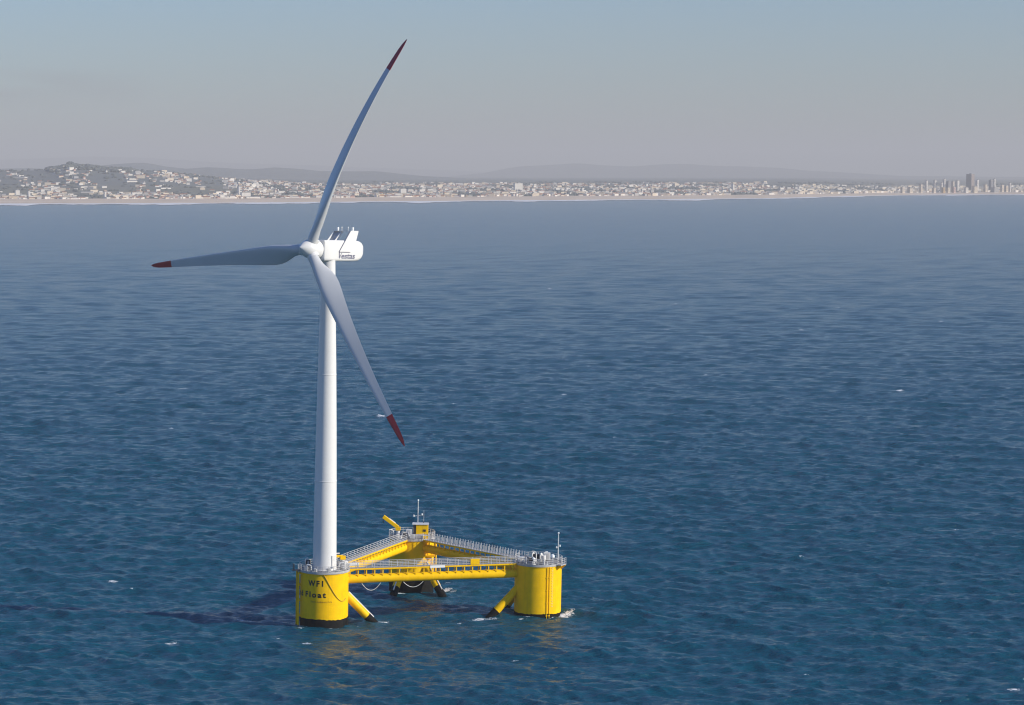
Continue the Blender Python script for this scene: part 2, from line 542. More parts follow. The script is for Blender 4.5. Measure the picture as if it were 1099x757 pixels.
ridge("hills", 42000, 4200, [-2400, -400, -60, 0, 50, 95, 150, 180, 220, 280, 330, 400, 470, 540, 640], [176, 175, 173.5, 172.4, 170, 168, 169.3, 171, 173.6, 176, 177.5, 180, 182.5, 186, 190],
      "palest far ridge on the skyline at left", M['wood'])
ridge("hills", 31000, 3400, [480, 520, 545, 560, 585, 620, 640, 660, 680, 700, 720, 745, 765, 800, 830, 860, 900, 960, 1099, 1300, 2200, 3000], [190, 186, 180.6, 178.4, 177.3, 175.6, 177.2, 178.2, 179, 177.2, 176, 176.4, 178, 179.2, 180.6, 183, 185, 189, 190, 190, 188, 186],
      "hazy flat topped ridge behind the middle of the town", M['wood'])

# surf
m = paint("surf_foam", (0.80, 0.80, 0.80), 0.8, 0.1, 0.02)
ppx = np.linspace(-300, 1400, 900)
sv_ = np.clip(0.45 + 0.5 * rough(ppx * 2.2, 0), 0.03, 1.6)
qq = np.linspace(0, 1, 6)
PX, Q = np.meshgrid(ppx, qq)
SV = np.repeat(sv_[None, :], 6, 0)
Y = coast(PX) + 35 - (80 + 250 * SV) * Q
sf = grid_mesh("surf", (PX - 549.5) / 2730.0 * Y, Y, 1.9 - 1.0 * Q + 0.5 * np.sin(Q * math.pi) * SV, m, kind='stuff')
tag(sf, "white line of surf breaking along the far beach", "surf")

# ------------------------------------------------------------------ town
WALL = [paint("white_wall", (0.78, 0.72, 0.65), 0.8, 0.06, 0.1), paint("cream_wall", (0.68, 0.57, 0.44), 0.8, 0.06, 0.1),
        paint("grey_wall", (0.42, 0.40, 0.39), 0.8, 0.1, 0.1), paint("ochre_wall", (0.55, 0.36, 0.16), 0.8, 0.1, 0.1), paint("pink_wall", (0.55, 0.38, 0.33), 0.8, 0.1, 0.1)]
ROOF = [paint("tile_roof", (0.33, 0.13, 0.07), 0.85, 0.2, 0.2), paint("grey_roof", (0.30, 0.29, 0.28), 0.85, 0.2, 0.2)]
GLASS = paint("dark_window", (0.05, 0.055, 0.07), 0.2, 0.1)

def house_parts(kind, L, D, H, rise):
    """wall and roof vertices/faces of one town house, local frame"""
    x, y = L / 2, D / 2
    vs = [(-x, -y, -4), (x, -y, -4), (x, y, -4), (-x, y, -4), (-x, -y, H), (x, -y, H), (x, y, H), (-x, y, H)]
    wf = [(0, 1, 5, 4), (1, 2, 6, 5), (2, 3, 7, 6), (3, 0, 4, 7)]
    if kind == 'gable':
        e = 0.4
        vs += [(-x, 0, H + rise), (x, 0, H + rise)]
        wf += [(5, 6, 9), (7, 4, 8)]
        k = len(vs)
        vs += [(-x - e, -y - e, H - .2), (x + e, -y - e, H - .2), (x + e, y + e, H - .2), (-x - e, y + e, H - .2), (-x - e, 0, H + rise + .15), (x + e, 0, H + rise + .15)]
        rf = [(k, k + 1, k + 5, k + 4), (k + 2, k + 3, k + 4, k + 5)]
    else:
        k = len(vs)
        e = 0.3
        vs += [(-x - e, -y - e, H), (x + e, -y - e, H), (x + e, y + e, H), (-x - e, y + e, H), (-x - e, -y - e, H + .8), (x + e, -y - e, H + .8), (x + e, y + e, H + .8), (-x - e, y + e, H + .8)]
        rf = [(k, k + 1, k + 5, k + 4), (k + 1, k + 2, k + 6, k + 5), (k + 2, k + 3, k + 7, k + 6), (k + 3, k, k + 4, k + 7), (k + 4, k + 5, k + 6, k + 7)]
    return vs, wf, rf
KINDS = [  # name, shape, L, D, H, rise, wall, roof, words
    ("house", 'gable', 12, 9, 5.5, 2.6, 0, 0, "white gabled house with orange tiled roof"),
    ("house", 'gable', 15, 10, 6.5, 2.8, 1, 0, "cream gabled house with orange tiled roof"),
    ("house", 'flat', 12, 10, 7.0, 0, 0, 0, "white flat topped house"),
    ("house", 'gable', 11, 8, 6, 2.4, 4, 0, "pinkish gabled house with tiled roof"),
    ("apartment_block", 'flat', 18, 12, 12, 0, 0, 0, "white flat topped apartment block"),
    ("apartment_block", 'flat', 22, 13, 13, 0, 1, 0, "cream flat topped apartment block"),
    ("apartment_block", 'flat', 16, 12, 11, 0, 2, 1, "grey flat topped apartment block"),
    ("warehouse", 'gable', 40, 18, 6, 2.0, 0, 1, "long low white warehouse"),
]
def town_mesh(name, wall, roof):
    me = bpy.data.meshes.new(name)
    me.materials.append(WALL[wall])
    me.materials.append(ROOF[roof] if True else None)
    return me
meshes = []
for nm, shp, L, D, H, rise, wl, rf_, words in KINDS:
    vs, wf, rf = house_parts(shp, L, D, H, rise)
    me = bpy.data.meshes.new(nm)
    me.from_pydata(vs, [], wf + rf)
    me.materials.append(WALL[wl])
    me.materials.append((ROOF[rf_] if shp == 'gable' else WALL[wl]))
    for i, p in enumerate(me.polygons):
        p.material_index = 1 if i >= len(wf) else 0
    meshes.append(me)

rt = random.Random(21)
def place_xy(px, s):
    Y = float(coast(np.array([px]))[0]) + s
    return (px - 549.5) / 2730.0 * Y, Y, float(land(np.array([float(px)]), np.array([float(s)]))[0])
patch = np.random.default_rng(9).uniform(0, 6.28, 8)
def density(px, s):
    """how built up the land is"""
    d = 0.5 + 0.5 * math.sin(px * 0.045 + s * 0.0021 + patch[0]) * math.sin(px * 0.017 - s * 0.0034 + patch[1])
    d += 0.35 * math.sin(px * 0.11 + s * 0.004 + patch[2])
    if px < 235 and s > 900:
        d -= 0.25
        if s > 2300:
            d -= 0.6
    if px > 950:
        d += 0.15
    return d
spots = []
while len(spots) < 6800:
    px = rt.uniform(-70, 1170)
    s = 360 + 3400 * rt.random() ** 1.7
    if px < 250 and s > 3000:
        continue
    if px > 820 and s > 2600:
        continue
    if rt.random() < density(px, s):
        spots.append((px, s))
# nearest ones (they show largest) are things of their own
order = sorted(spots, key=lambda q: float(coast(np.array([q[0]]))[0]) + q[1] + (9000 if q[0] < 2 or q[0] > 1097 else 0))
ZONES = [(-1e9, 215, "on the shore below the wooded rise"), (215, 430, "on the shore behind the turbine"), (430, 700, "behind the mid shore beach"), (700, 1e9, "along the right shore")]
# about 300 individuals: spread over the frontage, each the nearest of its stretch of shore
picked, per = [], {}
for q in order:
    c = int(q[0] // 25)
    if 0 <= q[0] <= 1099 and per.get(c, 0) < 6 and len(picked) < 262:
        per[c] = per.get(c, 0) + 1
        picked.append(q)
pset = set(picked)
def pick_kind(px):
    r = rt.random()
    if px > 850:
        return rt.choice([4, 5, 4, 6, 2, 0, 5])
    return 0 if r < .24 else 1 if r < .38 else 2 if r < .6 else 3 if r < .69 else 4 if r < .79 else 5 if r < .86 else 6 if r < .94 else 7
for px, s in picked:
    k = pick_kind(px)
    x, y, z = place_xy(px, s)
    o = bpy.data.objects.new(KINDS[k][0], meshes[k])
    COL.objects.link(o)
    o.location, o.rotation_euler = (x, y, z), (0, 0, rt.uniform(-0.15, 0.95))
    f = rt.uniform(0.5, 0.85)
    o.scale = (f * rt.uniform(.9, 1.5), f, f * rt.uniform(.6, .95))
    zone = next(zz for zz in ZONES if zz[0] <= px < zz[1])[2]
    tag(o, "small hazy %s %s" % (KINDS[k][8], zone), KINDS[k][0].replace('_', ' '), "%s houses %s" % (KINDS[k][8], zone))
# the rest of the town, too many and too small to tell apart
VV, FF, MI = [], [], []
mats = WALL + ROOF
for px, s in spots:
    if (px, s) in pset:
        continue
    k = pick_kind(px)
    nm, shp, L, D, H, rise, wl, rf_, words = KINDS[k]
    f = rt.uniform(0.5, 0.85)
    vs, wf, rf = house_parts(shp, L * f * rt.uniform(.9, 1.5), D * f, H * f * rt.uniform(.6, .95), rise * f * .8)
    x, y, z = place_xy(px, s)
    a = rt.uniform(-.15, .95)
    ca, sa = math.cos(a), math.sin(a)
    o = len(VV)
    VV += [(x + ca * p[0] - sa * p[1], y + sa * p[0] + ca * p[1], z + p[2]) for p in vs]
    FF += [tuple(i + o for i in q) for q in wf + rf]
    MI += [wl] * len(wf) + [(5 + rf_ if shp == 'gable' else wl)] * len(rf)
me = bpy.data.meshes.new("town_houses")
me.from_pydata(VV, [], FF)
for mm in mats:
    me.materials.append(mm)
me.polygons.foreach_set("material_index", np.array(MI, np.int32))
tw = bpy.data.objects.new("town_houses", me)
COL.objects.link(tw)
tag(tw, "hazy mass of pale houses spreading inland behind the seafront", "town", kind='stuff')

# woods: dark clumps between the houses and on the rise
VV, FF = [], []
def clump(x, y, z, r, h):
    o = len(VV)
    n = 7
    VV.append((x + rt.uniform(-r, r) * .2, y, z + h))
    for q, zz in ((0.62, 0.72), (1.0, 0.35), (0.8, -0.1)):
        for i in range(n):
            a = 2 * math.pi * i / n + q
            j = rt.uniform(.75, 1.2)
            VV.append((x + r * q * j * math.cos(a), y + r * q * j * math.sin(a), z + h * zz * rt.uniform(.85, 1.15)))
    FF.extend([(o, o + 1 + i, o + 1 + (i + 1) % n) for i in range(n)])
    for k in range(2):
        b0 = o + 1 + k * n
        FF.extend([(b0 + i, b0 + n + i, b0 + n + (i + 1) % n, b0 + (i + 1) % n) for i in range(n)])
cnt = 0
while cnt < 2600:
    px = rt.uniform(-70, 1170)
    s = 420 + 4300 * rt.random() ** 1.2
    lim = 0.30 if px > 235 else 0.55
    if density(px, s) < lim and rt.random() < (.35 if px < 235 and s > 900 else .8):
        x, y, z = place_xy(px, s)
        clump(x, y, z, rt.uniform(4, 12), rt.uniform(4, 8))
        cnt += 1
for i in range(420):
    px = rt.uniform(52, 142)
    x, y, z = place_xy(px, 2360 + rt.uniform(-300, 250))
    clump(x, y, z, rt.uniform(7, 14), rt.uniform(7, 13) * (1.5 if abs(px - 77) < 3 else 1))
me = bpy.data.meshes.new("woods")
me.from_pydata(VV, [], FF)
me.materials.append(paint("foliage", (0.11, 0.125, 0.12), 0.95, 0.4, 0.05))
wd = bpy.data.objects.new("woods", me)
COL.objects.link(wd)
tag(wd, "dark clumps of trees among the houses and on the left rise", "woods", kind='stuff')

# landmark buildings: each a thing with wall, roof and window parts
def tower_block(px, s, wpx, top_py, wall, label, name="tower_block", rz=0.0, depth=None, cat="tower block", bands=True):
    x, y, z = place_xy(px, s)
    W = wpx * y / 2730.0
    D = depth or max(10.0, W * 0.8)
    H = zpx(top_py, y) - z
    root = empty(name, Matrix.Translation((x, y, z)) @ Matrix.Rotation(rz, 4, 'Z'))
    tag(root, label, cat)
    MB().box((0, 0, (H - 5) / 2), (W, D, H + 5)).build("wall", wall, root)
    MB().box((0, 0, H + 0.5), (W + .6, D + .6, 1.0)).box((W * .1, 0, H + 2.2), (W * .35, D * .4, 2.4)).build("roof", ROOF[1], root)
    if bands:
        k = 0
        zz = 3.0
        while zz < H - 2 and k < 24:
            MB().box((0, 0, zz + .8), (W + .16, D + .16, 0.9)).build("window_row", GLASS, root)
            zz += 3.1
            k += 1
    return root
W_, C_, G_, O_, P_ = WALL
dk = paint("dark_tower_wall", (0.26, 0.25, 0.26), 0.7, 0.1, 0.1)
br = paint("brown_tower_wall", (0.36, 0.28, 0.24), 0.7, 0.1, 0.1)
for a in [
    (1040.3, 560, 7.6, 187.2, br, "tallest tower block, broad and brownish grey, rising over the town", 0.5),
    (993.2, 500, 2.2, 194.2, W_, "slim white tower block, first of the towers from the left", 0.2),
    (1002.3, 460, 2.8, 194.0, W_, "white tower block just right of the first slim white tower", 0.2),
    (987.4, 300, 2.4, 198.2, C_, "short cream tower block in front of the first slim white tower", 0.2),
    (1012.2, 420, 1.8, 192.6, W_, "thinnest tall white tower block left of the dark grey block", 0.2),
    (1009.4, 340, 1.6, 196.4, W_, "thin low white tower at the foot of the thinnest tall one", 0.1),
    (1016.8, 430, 4.4, 195.0, dk, "dark grey broad block beside the thinnest tall white tower", 0.3),
    (1021.6, 390, 2.4, 195.0, C_, "cream tower block touching the right side of the dark grey block", 0.3),
    (1026.5, 470, 3.4, 194.2, W_, "white tower block midway between dark block and tallest tower", 0.3),
    (1047.6, 380, 2.6, 193.6, W_, "white tower block hugging the right side of the tallest tower", 0.3),
    (1056.5, 300, 3.6, 198.4, C_, "cream block between the tallest tower and the dark slab", 0.3),
    (1062.4, 430, 3.8, 193.6, dk, "dark slab tower with a pale tower at its right side", 0.3),
    (1065.8, 440, 1.9, 192.2, W_, "tall pale tower standing against the dark slab", 0.2),
    (1074.4, 300, 3.0, 199.0, C_, "cream low block right of the dark slab tower", 0.2),
    (1079.0, 320, 3.6, 200.0, C_, "wide cream block beside the thin white chimney like tower", 0.2),
    (1082.6, 300, 1.4, 196.6, W_, "very thin white tower near the right end of the town", 0.1),
    (968, 230, 4.0, 201.2, C_, "cream seafront block at the left end of the tower group", 0.2),
    (976, 240, 5.0, 202.2, C_, "wide pale seafront block second from the left of the tower group", 0.2),
    (1001.5, 210, 3.4, 202.0, C_, "pale seafront block below the second white tower", 0.2),
    (1011.5, 200, 3.0, 201.4, O_, "ochre seafront block below the thinnest white tower", 0.2),
    (1016.6, 205, 3.0, 201.6, C_, "cream seafront block below the dark grey block", 0.2),
    (1022.8, 205, 3.6, 201.0, P_, "pinkish seafront block right below the cream tower", 0.2),
    (1035.8, 210, 4.0, 201.6, W_, "white seafront block at the left foot of the tallest tower", 0.2),
    (1045.0, 215, 5.0, 200.4, C_, "broad cream seafront block at the right foot of the tallest tower", 0.2),
    (1066.5, 240, 7.0, 201.5, G_, "grey seafront block in front of the dark slab tower", 0.2),
]:
    tower_block(a[0], a[1], a[2], a[3], a[4], a[5], rz=a[6] + 0.45)
for a in [
    (113.4, 420, 1.8, 205.8, W_, "white square tower at the seafront far left", "white_tower", "tower"),
    (256.9, 520, 1.6, 200.4, W_, "tall slim white church tower left of the turbine", "church_tower", "tower"),
    (264.0, 430, 10.0, 206.8, W_, "long white hall beside the slim church tower", "hall", "hall"),
    (147.5, 700, 11.0, 206.5, W_, "long white flat hall on the left shore", "hall", "hall"),
    (115.0, 2050, 1.6, 183.2, W_, "small white chapel on the wooded rise", "chapel", "chapel"),
    (75.5, 2000, 3.0, 183.8, W_, "white villa below the crest of the wooded rise", "villa", "house"),
    (19.5, 640, 4.5, 204.3, W_, "white hall near the left end of the shore", "hall", "hall"),
    (32.0, 520, 2.0, 205.4, W_, "white upright block near the left end of the shore", "apartment_block", "apartment block"),
    (408.5, 410, 6.0, 208.6, O_, "ochre building at the back of the beach right of the turbine", "beach_building", "building"),
    (443.5, 410, 6.5, 209.4, O_, "wide tan building on the beach edge, further right than the ochre one", "beach_building", "building"),
    (432.5, 900, 6.4, 202.8, W_, "long white block in the middle of the town", "hall", "hall"),
    (503.0, 420, 7.0, 210.2, W_, "low white seafront building in the middle of the shore", "beach_building", "building"),
    (556.0, 1500, 9.0, 196.8, W_, "large white block high at the back of the town", "hall", "hall"),
    (671.0, 700, 2.6, 203.2, W_, "bright white cube building behind the beach", "apartment_block", "apartment block"),
    (756.5, 480, 2.8, 208.2, W_, "white seafront house on the right half of the beach", "villa", "house"),
    (786.0, 1300, 1.8, 198.0, W_, "slim white tower over the right half of the town", "white_tower", "tower"),
]:
    tower_block(a[0], a[1], a[2], a[3], a[4], a[5], name=a[6], cat=a[7], rz=0.4, depth=14, bands=False)

# ------------------------------------------------------------------ haze
hz = MB().box((0, 23500, 260), (80000, 48000, 532)).build("haze", paint("haze_air", (1, 1, 1)))
hm = hz.data.materials[0]
hm.node_tree.nodes.clear()
ho = hm.node_tree.nodes.new("ShaderNodeOutputMaterial")
hv = hm.node_tree.nodes.new("ShaderNodeVolumePrincipled")
hv.inputs["Color"].default_value = (0.87, 0.84, 0.81, 1)
hv.inputs["Density"].default_value = 7.2e-5
hv.inputs["Anisotropy"].default_value = 0.0
hm.node_tree.links.new(hv.outputs[0], ho.inputs["Volume"])
tag(hz, "pale sea haze over the water and the far coast", "haze", kind='stuff')

# ------------------------------------------------------------------ floating platform
plat = empty("floating_platform", TILT)
tag(plat, "yellow three column floating platform carrying the white wind turbine", "floating platform")

def ring_rail(mb, c, r, z, h=1.1, gap=(), n=28, rr=0.045):
    for i in range(n):
        a = 2 * math.pi * i / n
        if any(g0 <= math.degrees(a) <= g1 for g0, g1 in gap):
            continue
        p = c + Vector((r * math.cos(a), r * math.sin(a), 0))
        mb.cyl(p + Vector((0, 0, z)), p + Vector((0, 0, z + h)), rr, n=6)
    for hh in (0.38, 0.74, 1.1):
        seg = 56
        for i in range(seg):
            a0, a1 = 2 * math.pi * i / seg, 2 * math.pi * (i + 1) / seg
            am = math.degrees((a0 + a1) / 2)
            if any(g0 <= am <= g1 for g0, g1 in gap):
                continue
            q0 = c + Vector((r * math.cos(a0), r * math.sin(a0), z + hh * h / 1.1))
            q1 = c + Vector((r * math.cos(a1), r * math.sin(a1), z + hh * h / 1.1))
            mb.cyl(q0, q1, rr * .85, n=6, caps=False)

def on_col(c, deg, r, z):
    """deg measured from the side facing the camera, positive to the right"""
    a = R(deg)
    return c + Vector((r * math.sin(a), -r * math.cos(a), z))

def text_mesh(body, size, shear=0.0, bold=0.03, spacing=1.0):
    cu = bpy.data.curves.new("lettering_curve", 'FONT')
    cu.body, cu.size, cu.offset, cu.shear = body, size, bold, shear
    cu.resolution_u = 3
    cu.space_character = spacing
    o = bpy.data.objects.new("lettering_curve", cu)
    COL.objects.link(o)
    dg = bpy.context.evaluated_depsgraph_get()
    ev = o.evaluated_get(dg)
    me = ev.to_mesh()
    bm = bmesh.new()
    bm.from_mesh(me)
    ev.to_mesh_clear()
    bpy.data.objects.remove(o)
    bmesh.ops.subdivide_edges(bm, edges=[e for e in bm.edges if e.calc_length() > size * .3], cuts=2)
    bmesh.ops.triangulate(bm, faces=bm.faces)
    vs = [v.co.copy() for v in bm.verts]
    fs = [tuple(v.index for v in f.verts) for f in bm.faces]
    bm.free()
    return vs, fs
def column_text(c, body, size, deg0, deg1, z, parent, mat, bold=0.03):
    """word wrapped round the column from deg0 to deg1"""
    vs, fs = text_mesh(body, size, bold=bold, spacing=1.35)
    x0, x1 = min(v.x for v in vs), max(v.x for v in vs)
    mb = MB()
    mb.add([on_col(c, deg0 + (v.x - x0) / (x1 - x0) * (deg1 - deg0), RC + .012, z + v.y) for v in vs], fs)
    return mb.build("lettering", mat, parent, frame=TILT)

def make_column(c, band, label, gap, deck_r=4.28):
    col = MB().lathe([(RC, -4.0), (RC, band - .15), (RC, TOPZ - .45), (RC + .06, TOPZ - .43), (RC + .06, TOPZ - .25)], 96, c).build("column", M['yellow'], plat)
    col['label'] = label
    # dark marine growth band, ragged upper edge
    n = 96
    vs, fs = [], []
    rr_ = random.Random(int(c.x * 10))
    for i in range(n):
        a = 2 * math.pi * i / n
        e = band + 0.07 * math.sin(3 * a + c.x) + rr_.uniform(-.06, .06)
        for r, z in ((RC + .015, -4), (RC + .02, e)):
            vs.append(c + Vector((r * math.cos(a), r * math.sin(a), z)))
    for i in range(n):
        j = (i + 1) % n
        fs.append((2 * i, 2 * j, 2 * j + 1, 2 * i + 1))
    MB().add(vs, fs).build("waterline_band", M['black'], col)
    MB().lathe([(deck_r - .1, TOPZ - .25), (deck_r, TOPZ - .22), (deck_r, TOPZ), (deck_r - .02, TOPZ + .01)], 64, c).build("deck", M['grating'], col)
    mb = MB()
    ring_rail(mb, c, deck_r - .08, TOPZ, gap=gap)
    mb.lathe([(deck_r + .0, TOPZ), (deck_r + .02, TOPZ + .18), (deck_r - .03, TOPZ + .18), (deck_r - .05, TOPZ + .01)], 64, c)
    mb.build("railing", M['steel'], col)
    return col
def ang(d):
    return math.degrees(math.atan2(d.y, d.x)) % 360
def gapof(a, b_):
    a0 = ang(b_ - a)
    return (a0 - 9, a0 + 9)
colL = make_column(PL, 1.35, "yellow column under the turbine tower, lettered WF1", [gapof(PL, PR), gapof(PL, PB)])
colR = make_column(PR, 0.85, "yellow column at the right corner with thin dark waterline", [gapof(PR, PL), gapof(PR, PB)], 4.2)
colB = make_column(PB, 2.3, "yellow column at the back corner with tall black waterline", [gapof(PB, PL), gapof(PB, PR)])

# lettering on the tower column
column_text(PL, "WF1", 1.32, -37, 1.5, 7.05, colL, M['ink'], .055)
column_text(PL, "Float", 1.28, -46, 8.5, 5.15, colL, M['ink'], .055)
column_text(PL, "Wind", 1.28, -112, -56, 5.15, colL, M['ink'], .055)
column_text(PL, "Semi-submersible", .46, -29, 23, 4.25, colL, M['brown_ink'], .004)

# boat landing with ladder on the left limb of the tower column
mb = MB()
for dg in (-84, -66):
    mb.cyl(on_col(PL, dg, RC + .55, -3), on_col(PL, dg, RC + .55, TOPZ - .3), .16, n=10)
    for z in (1.6, 4.2, 6.8, 8.8):
        mb.cyl(on_col(PL, dg, RC - .1, z), on_col(PL, dg, RC + .55, z), .1, n=8)
mb.build("fender", M['yellow'], colL)
mb = MB()
for dg in (-78, -72):
    mb.cyl(on_col(PL, dg, RC + .42, 4.0), on_col(PL, dg, RC + .42, TOPZ + 1.0), .05, n=6)
for k in range(18):
    z = 4.2 + k * .3
    mb.cyl(on_col(PL, -78, RC + .42, z), on_col(PL, -72, RC + .42, z), .03, n=5)
mb.build("ladder", M['steel'], colL)
mb = MB()
mb.box(on_col(PL, -75, RC + .75, TOPZ + .02), (1.3, 1.5, .1), rz=R(-75))
for dg in (-82, -75, -68):
    mb.cyl(on_col(PL, dg, RC + 1.25, TOPZ), on_col(PL, dg, RC + 1.25, TOPZ + 1.05), .045, n=6)
mb.cyl(on_col(PL, -82, RC + 1.25, TOPZ + 1.05), on_col(PL, -68, RC + 1.25, TOPZ + 1.05), .04, n=6)
mb.build("landing_stage", M['dark'], colL)
# right column: riser pipes, ladder, overhanging stage
mb = MB()
for dg in (21.5, 28):
    mb.cyl(on_col(PR, dg, RC + .10, -3), on_col(PR, dg, RC + .10, TOPZ - .3), .055, n=8)
    for z in (.6, 2.8, 5, 7.2):
        mb.box(on_col(PR, dg, RC + .06, z), (.3, .16, .14), rz=R(dg))
mb.build("riser_pipe", M['yellow'], colR)
mb = MB()
for k in range(16):
    mb.box(on_col(PR, 36, RC + .06, 2.2 + k * .44), (.24, .12, .07), rz=R(36))
mb.build("climbing_rung", M['lightgrey'], colR)
mb = MB()
mb.box(on_col(PR, 62, RC + .4, TOPZ - .02), (2.0, .9, .12), rz=R(62))
for u in (-.95, -.32, .32, .95):
    p = on_col(PR, 62, RC + .8, TOPZ) + Vector((u * math.cos(R(62)), u * math.sin(R(62)), 0))
    mb.cyl(p, p + Vector((0, 0, 1.1)), .045, n=6)
for hh in (.4, .75, 1.1):
    p = on_col(PR, 62, RC + .8, TOPZ + hh)
    q = Vector((.95 * math.cos(R(62)), .95 * math.sin(R(62)), 0))
    mb.cyl(p - q, p + q, .04, n=6)
mb.build("landing_stage", M['steel'], colR)
for u in (-.8, .7):
    mb = MB()
    o = on_col(PR, 62, RC - .05, TOPZ - .1) + Vector((u * math.cos(R(62)), u * math.sin(R(62)), 0))
    out = Vector((math.sin(R(62)), -math.cos(R(62)), 0))
    mb.prism([(0, 0), (.85, 0), (.85, -.15), (0, -.9)], o, out, (0, 0, 1), Vector((math.cos(R(62)), math.sin(R(62)), 0)), .12)
    mb.build("bracket", M['yellow'], colR)
# back column: side frame with two ledges on its right
mb = MB()
for z in (4.6, 6.3):
    mb.box(PB + Vector((3.6, -2.6, z)), (2.0, 1.4, .22))
mb.cyl(PB + Vector((4.5, -3.2, 2.5)), PB + Vector((4.5, -3.2, 8.6)), .14, n=8)
mb.cyl(PB + Vector((4.5, -2.0, 2.5)), PB + Vector((4.5, -2.0, 8.6)), .14, n=8)
mb.build("boat_landing", M['yellow'], colB)

# bridges: tube, walkway on posts, railings
TUBE_Z, TUBE_R, WALK_Z = 7.50, 0.76, 9.28
def bridge(a, b_, label, rail_style, TUBE_Z=TUBE_Z):
    d = (b_ - a).normalized()
    nrm = Vector((-d.y, d.x, 0))
    Ln = (b_ - a).length
    p0, p1 = a + d * (RC - .15), b_ - d * (RC - .15)
    tb = MB().cyl(p0 + Vector((0, 0, TUBE_Z)), p1 + Vector((0, 0, TUBE_Z)), TUBE_R, n=40).build("bridge_tube", M['yellow'], plat)
    tb['label'] = label
    mid = (a + b_) / 2
    wl = Ln - 2 * RC - .3
    rz = math.atan2(d.y, d.x)
    MB().box(mid + Vector((0, 0, WALK_Z)), (wl, 1.5, .10), rz=rz).build("walkway", M['grating'], tb)
    mb = MB()
    for sgn in (-1, 1):
        mb.box(mid + nrm * sgn * .79 + Vector((0, 0, WALK_Z - .06)), (wl, .08, .24), rz=rz)
    mb.build("walkway_beam", M['yellow'], tb)
    npost = int(wl / 1.42)
    post0 = None
    zt = TUBE_Z + math.sqrt(TUBE_R ** 2 - .55 ** 2) - .08
    for i in range(npost + 1):
        q = p0 + d * (.35 + (wl - .7) * i / npost)
        if post0 is None:
            pm = MB()
            for sgn in (-1, 1):
                pm.box(nrm * sgn * .62 + Vector((0, 0, (zt + WALK_Z - .06) / 2)), (.18, .10, WALK_Z - .06 - zt), rz=rz)
            post0 = pm.build("walkway_post", M['yellow'], tb)
            post0.location = q
        else:
            o = post0.copy()
            COL.objects.link(o)
            o.parent = tb
            o.location = q
    for sgn in (-1, 1):
        mb = MB()
        nr = int(wl / (1.42 if rail_style != 'dense' else .71))
        for i in range(nr + 1):
            q = p0 + d * (.15 + wl * i / nr) + nrm * sgn * .76
            mb.cyl(q + Vector((0, 0, WALK_Z)), q + Vector((0, 0, WALK_Z + (1.25 if rail_style == 'dense' else 1.1))), .05, n=6)
        for hh in ((.16, .45, .78, 1.1) if rail_style == 'rails' else (.3, .6, .85, 1.1) if rail_style == 'mesh' else (.1, .55, 1.1)):
            q0 = p0 + d * .15 + nrm * sgn * .76 + Vector((0, 0, WALK_Z + hh))
            mb.cyl(q0, q0 + d * wl, .022 if rail_style == 'dense' and hh > .2 else .04, n=6)
        if rail_style == 'mesh':
            for i in range(int(wl / .28)):
                q = p0 + d * (.15 + .28 * i) + nrm * sgn * .76
                mb.cyl(q + Vector((0, 0, WALK_Z)), q + Vector((0, 0, WALK_Z + 1.1)), .012, n=4)
        mb.build("railing", M['lightgrey'] if rail_style == 'dense' else M['steel'], tb)
    return tb
brF = bridge(PL, PR, "front bridge tube joining the two nearer columns", 'mesh')
brL = bridge(PL, PB, "left bridge tube in bright sun", 'rails', 7.85)
brR = bridge(PB, PR, "back right bridge tube in shade with close railing posts", 'dense', 7.66)
dF = (PR - PL).normalized()
nF = Vector((dF.y, -dF.x, 0))
rzF = math.atan2(dF.y, dF.x)
q = PL + dF * 26.3
MB().box(q + nF * .84 + Vector((0, 0, WALK_Z + .6)), (1.6, .08, 1.0), rz=rzF).build("side_panel", M['yellow'], brF)
MB().box(PL + dF * 19.6 + nF * .86 + Vector((0, 0, WALK_Z - .02)), (2.6, .06, .42), rz=rzF).build("kick_plate", M['lamp'], brF)

# braces running down from the columns into the sea
def brace(a, b_, z0, conduit=False):
    d = (b_ - a).normalized()
    top = a + d * (RC - .5) + Vector((0, 0, z0))
    sl = Vector((d.x, d.y, -1.02)).normalized()
    end = top + sl * (z0 + 3.0) * 1.45
    br = MB().cyl(top, end, .68, n=24).build("brace", M['yellow'], plat)
    s0 = (top.z - 1.05) / -sl.z
    MB().cyl(top + sl * s0, end, .705, n=24).build("waterline_band", M['black'], br)
    if conduit:
        up = Vector((d.x * .71, d.y * .71, .70))
        o = up * .70 + Vector((0, 0, 0)) + nF * .12
        MB().cyl(top + o + sl * .3, top + o + sl * (s0 + 1.0), .12, n=8).build("conduit", M['lightgrey'], br)
    return br
brace(PL, PR, 5.0, True)
brace(PL, PB, 5.0)
brace(PR, PL, 5.0)
brace(PR, PB, 5.0)
brace(PB, PL, 5.0, True)
brace(PB, PR, 5.0, True)

# ------------------------------------------------------------------ wind turbine
tbase = PL + Vector((0, 0, TOPZ))
turb = empty("wind_turbine", TILT @ Matrix.Translation(tbase))
tag(turb, "white three bladed wind turbine with red blade tips", "wind turbine")
AZ, TI, TH, BR_, DB = 0.647, 0.124, 0.4345, 38.4, 1.65
HUB = Vector((-33.56, 422.5, 63.78))
ax = Vector((-math.sin(AZ) * math.cos(TI), -math.cos(AZ) * math.cos(TI), math.sin(TI)))
hh = Vector((0, 0, 1)).cross(ax).normalized()          # to the right seen from the front
vv = ax.cross(hh)
ROT = Matrix((( -ax.x, hh.x, vv.x, HUB.x), (-ax.y, hh.y, vv.y, HUB.y), (-ax.z, hh.z, vv.z, HUB.z), (0, 0, 0, 1)))  # x back, y right, z up
TN = 0.035
an = Vector((-math.sin(AZ) * math.cos(TN), -math.cos(AZ) * math.cos(TN), math.sin(TN)))
vn = an.cross(hh)
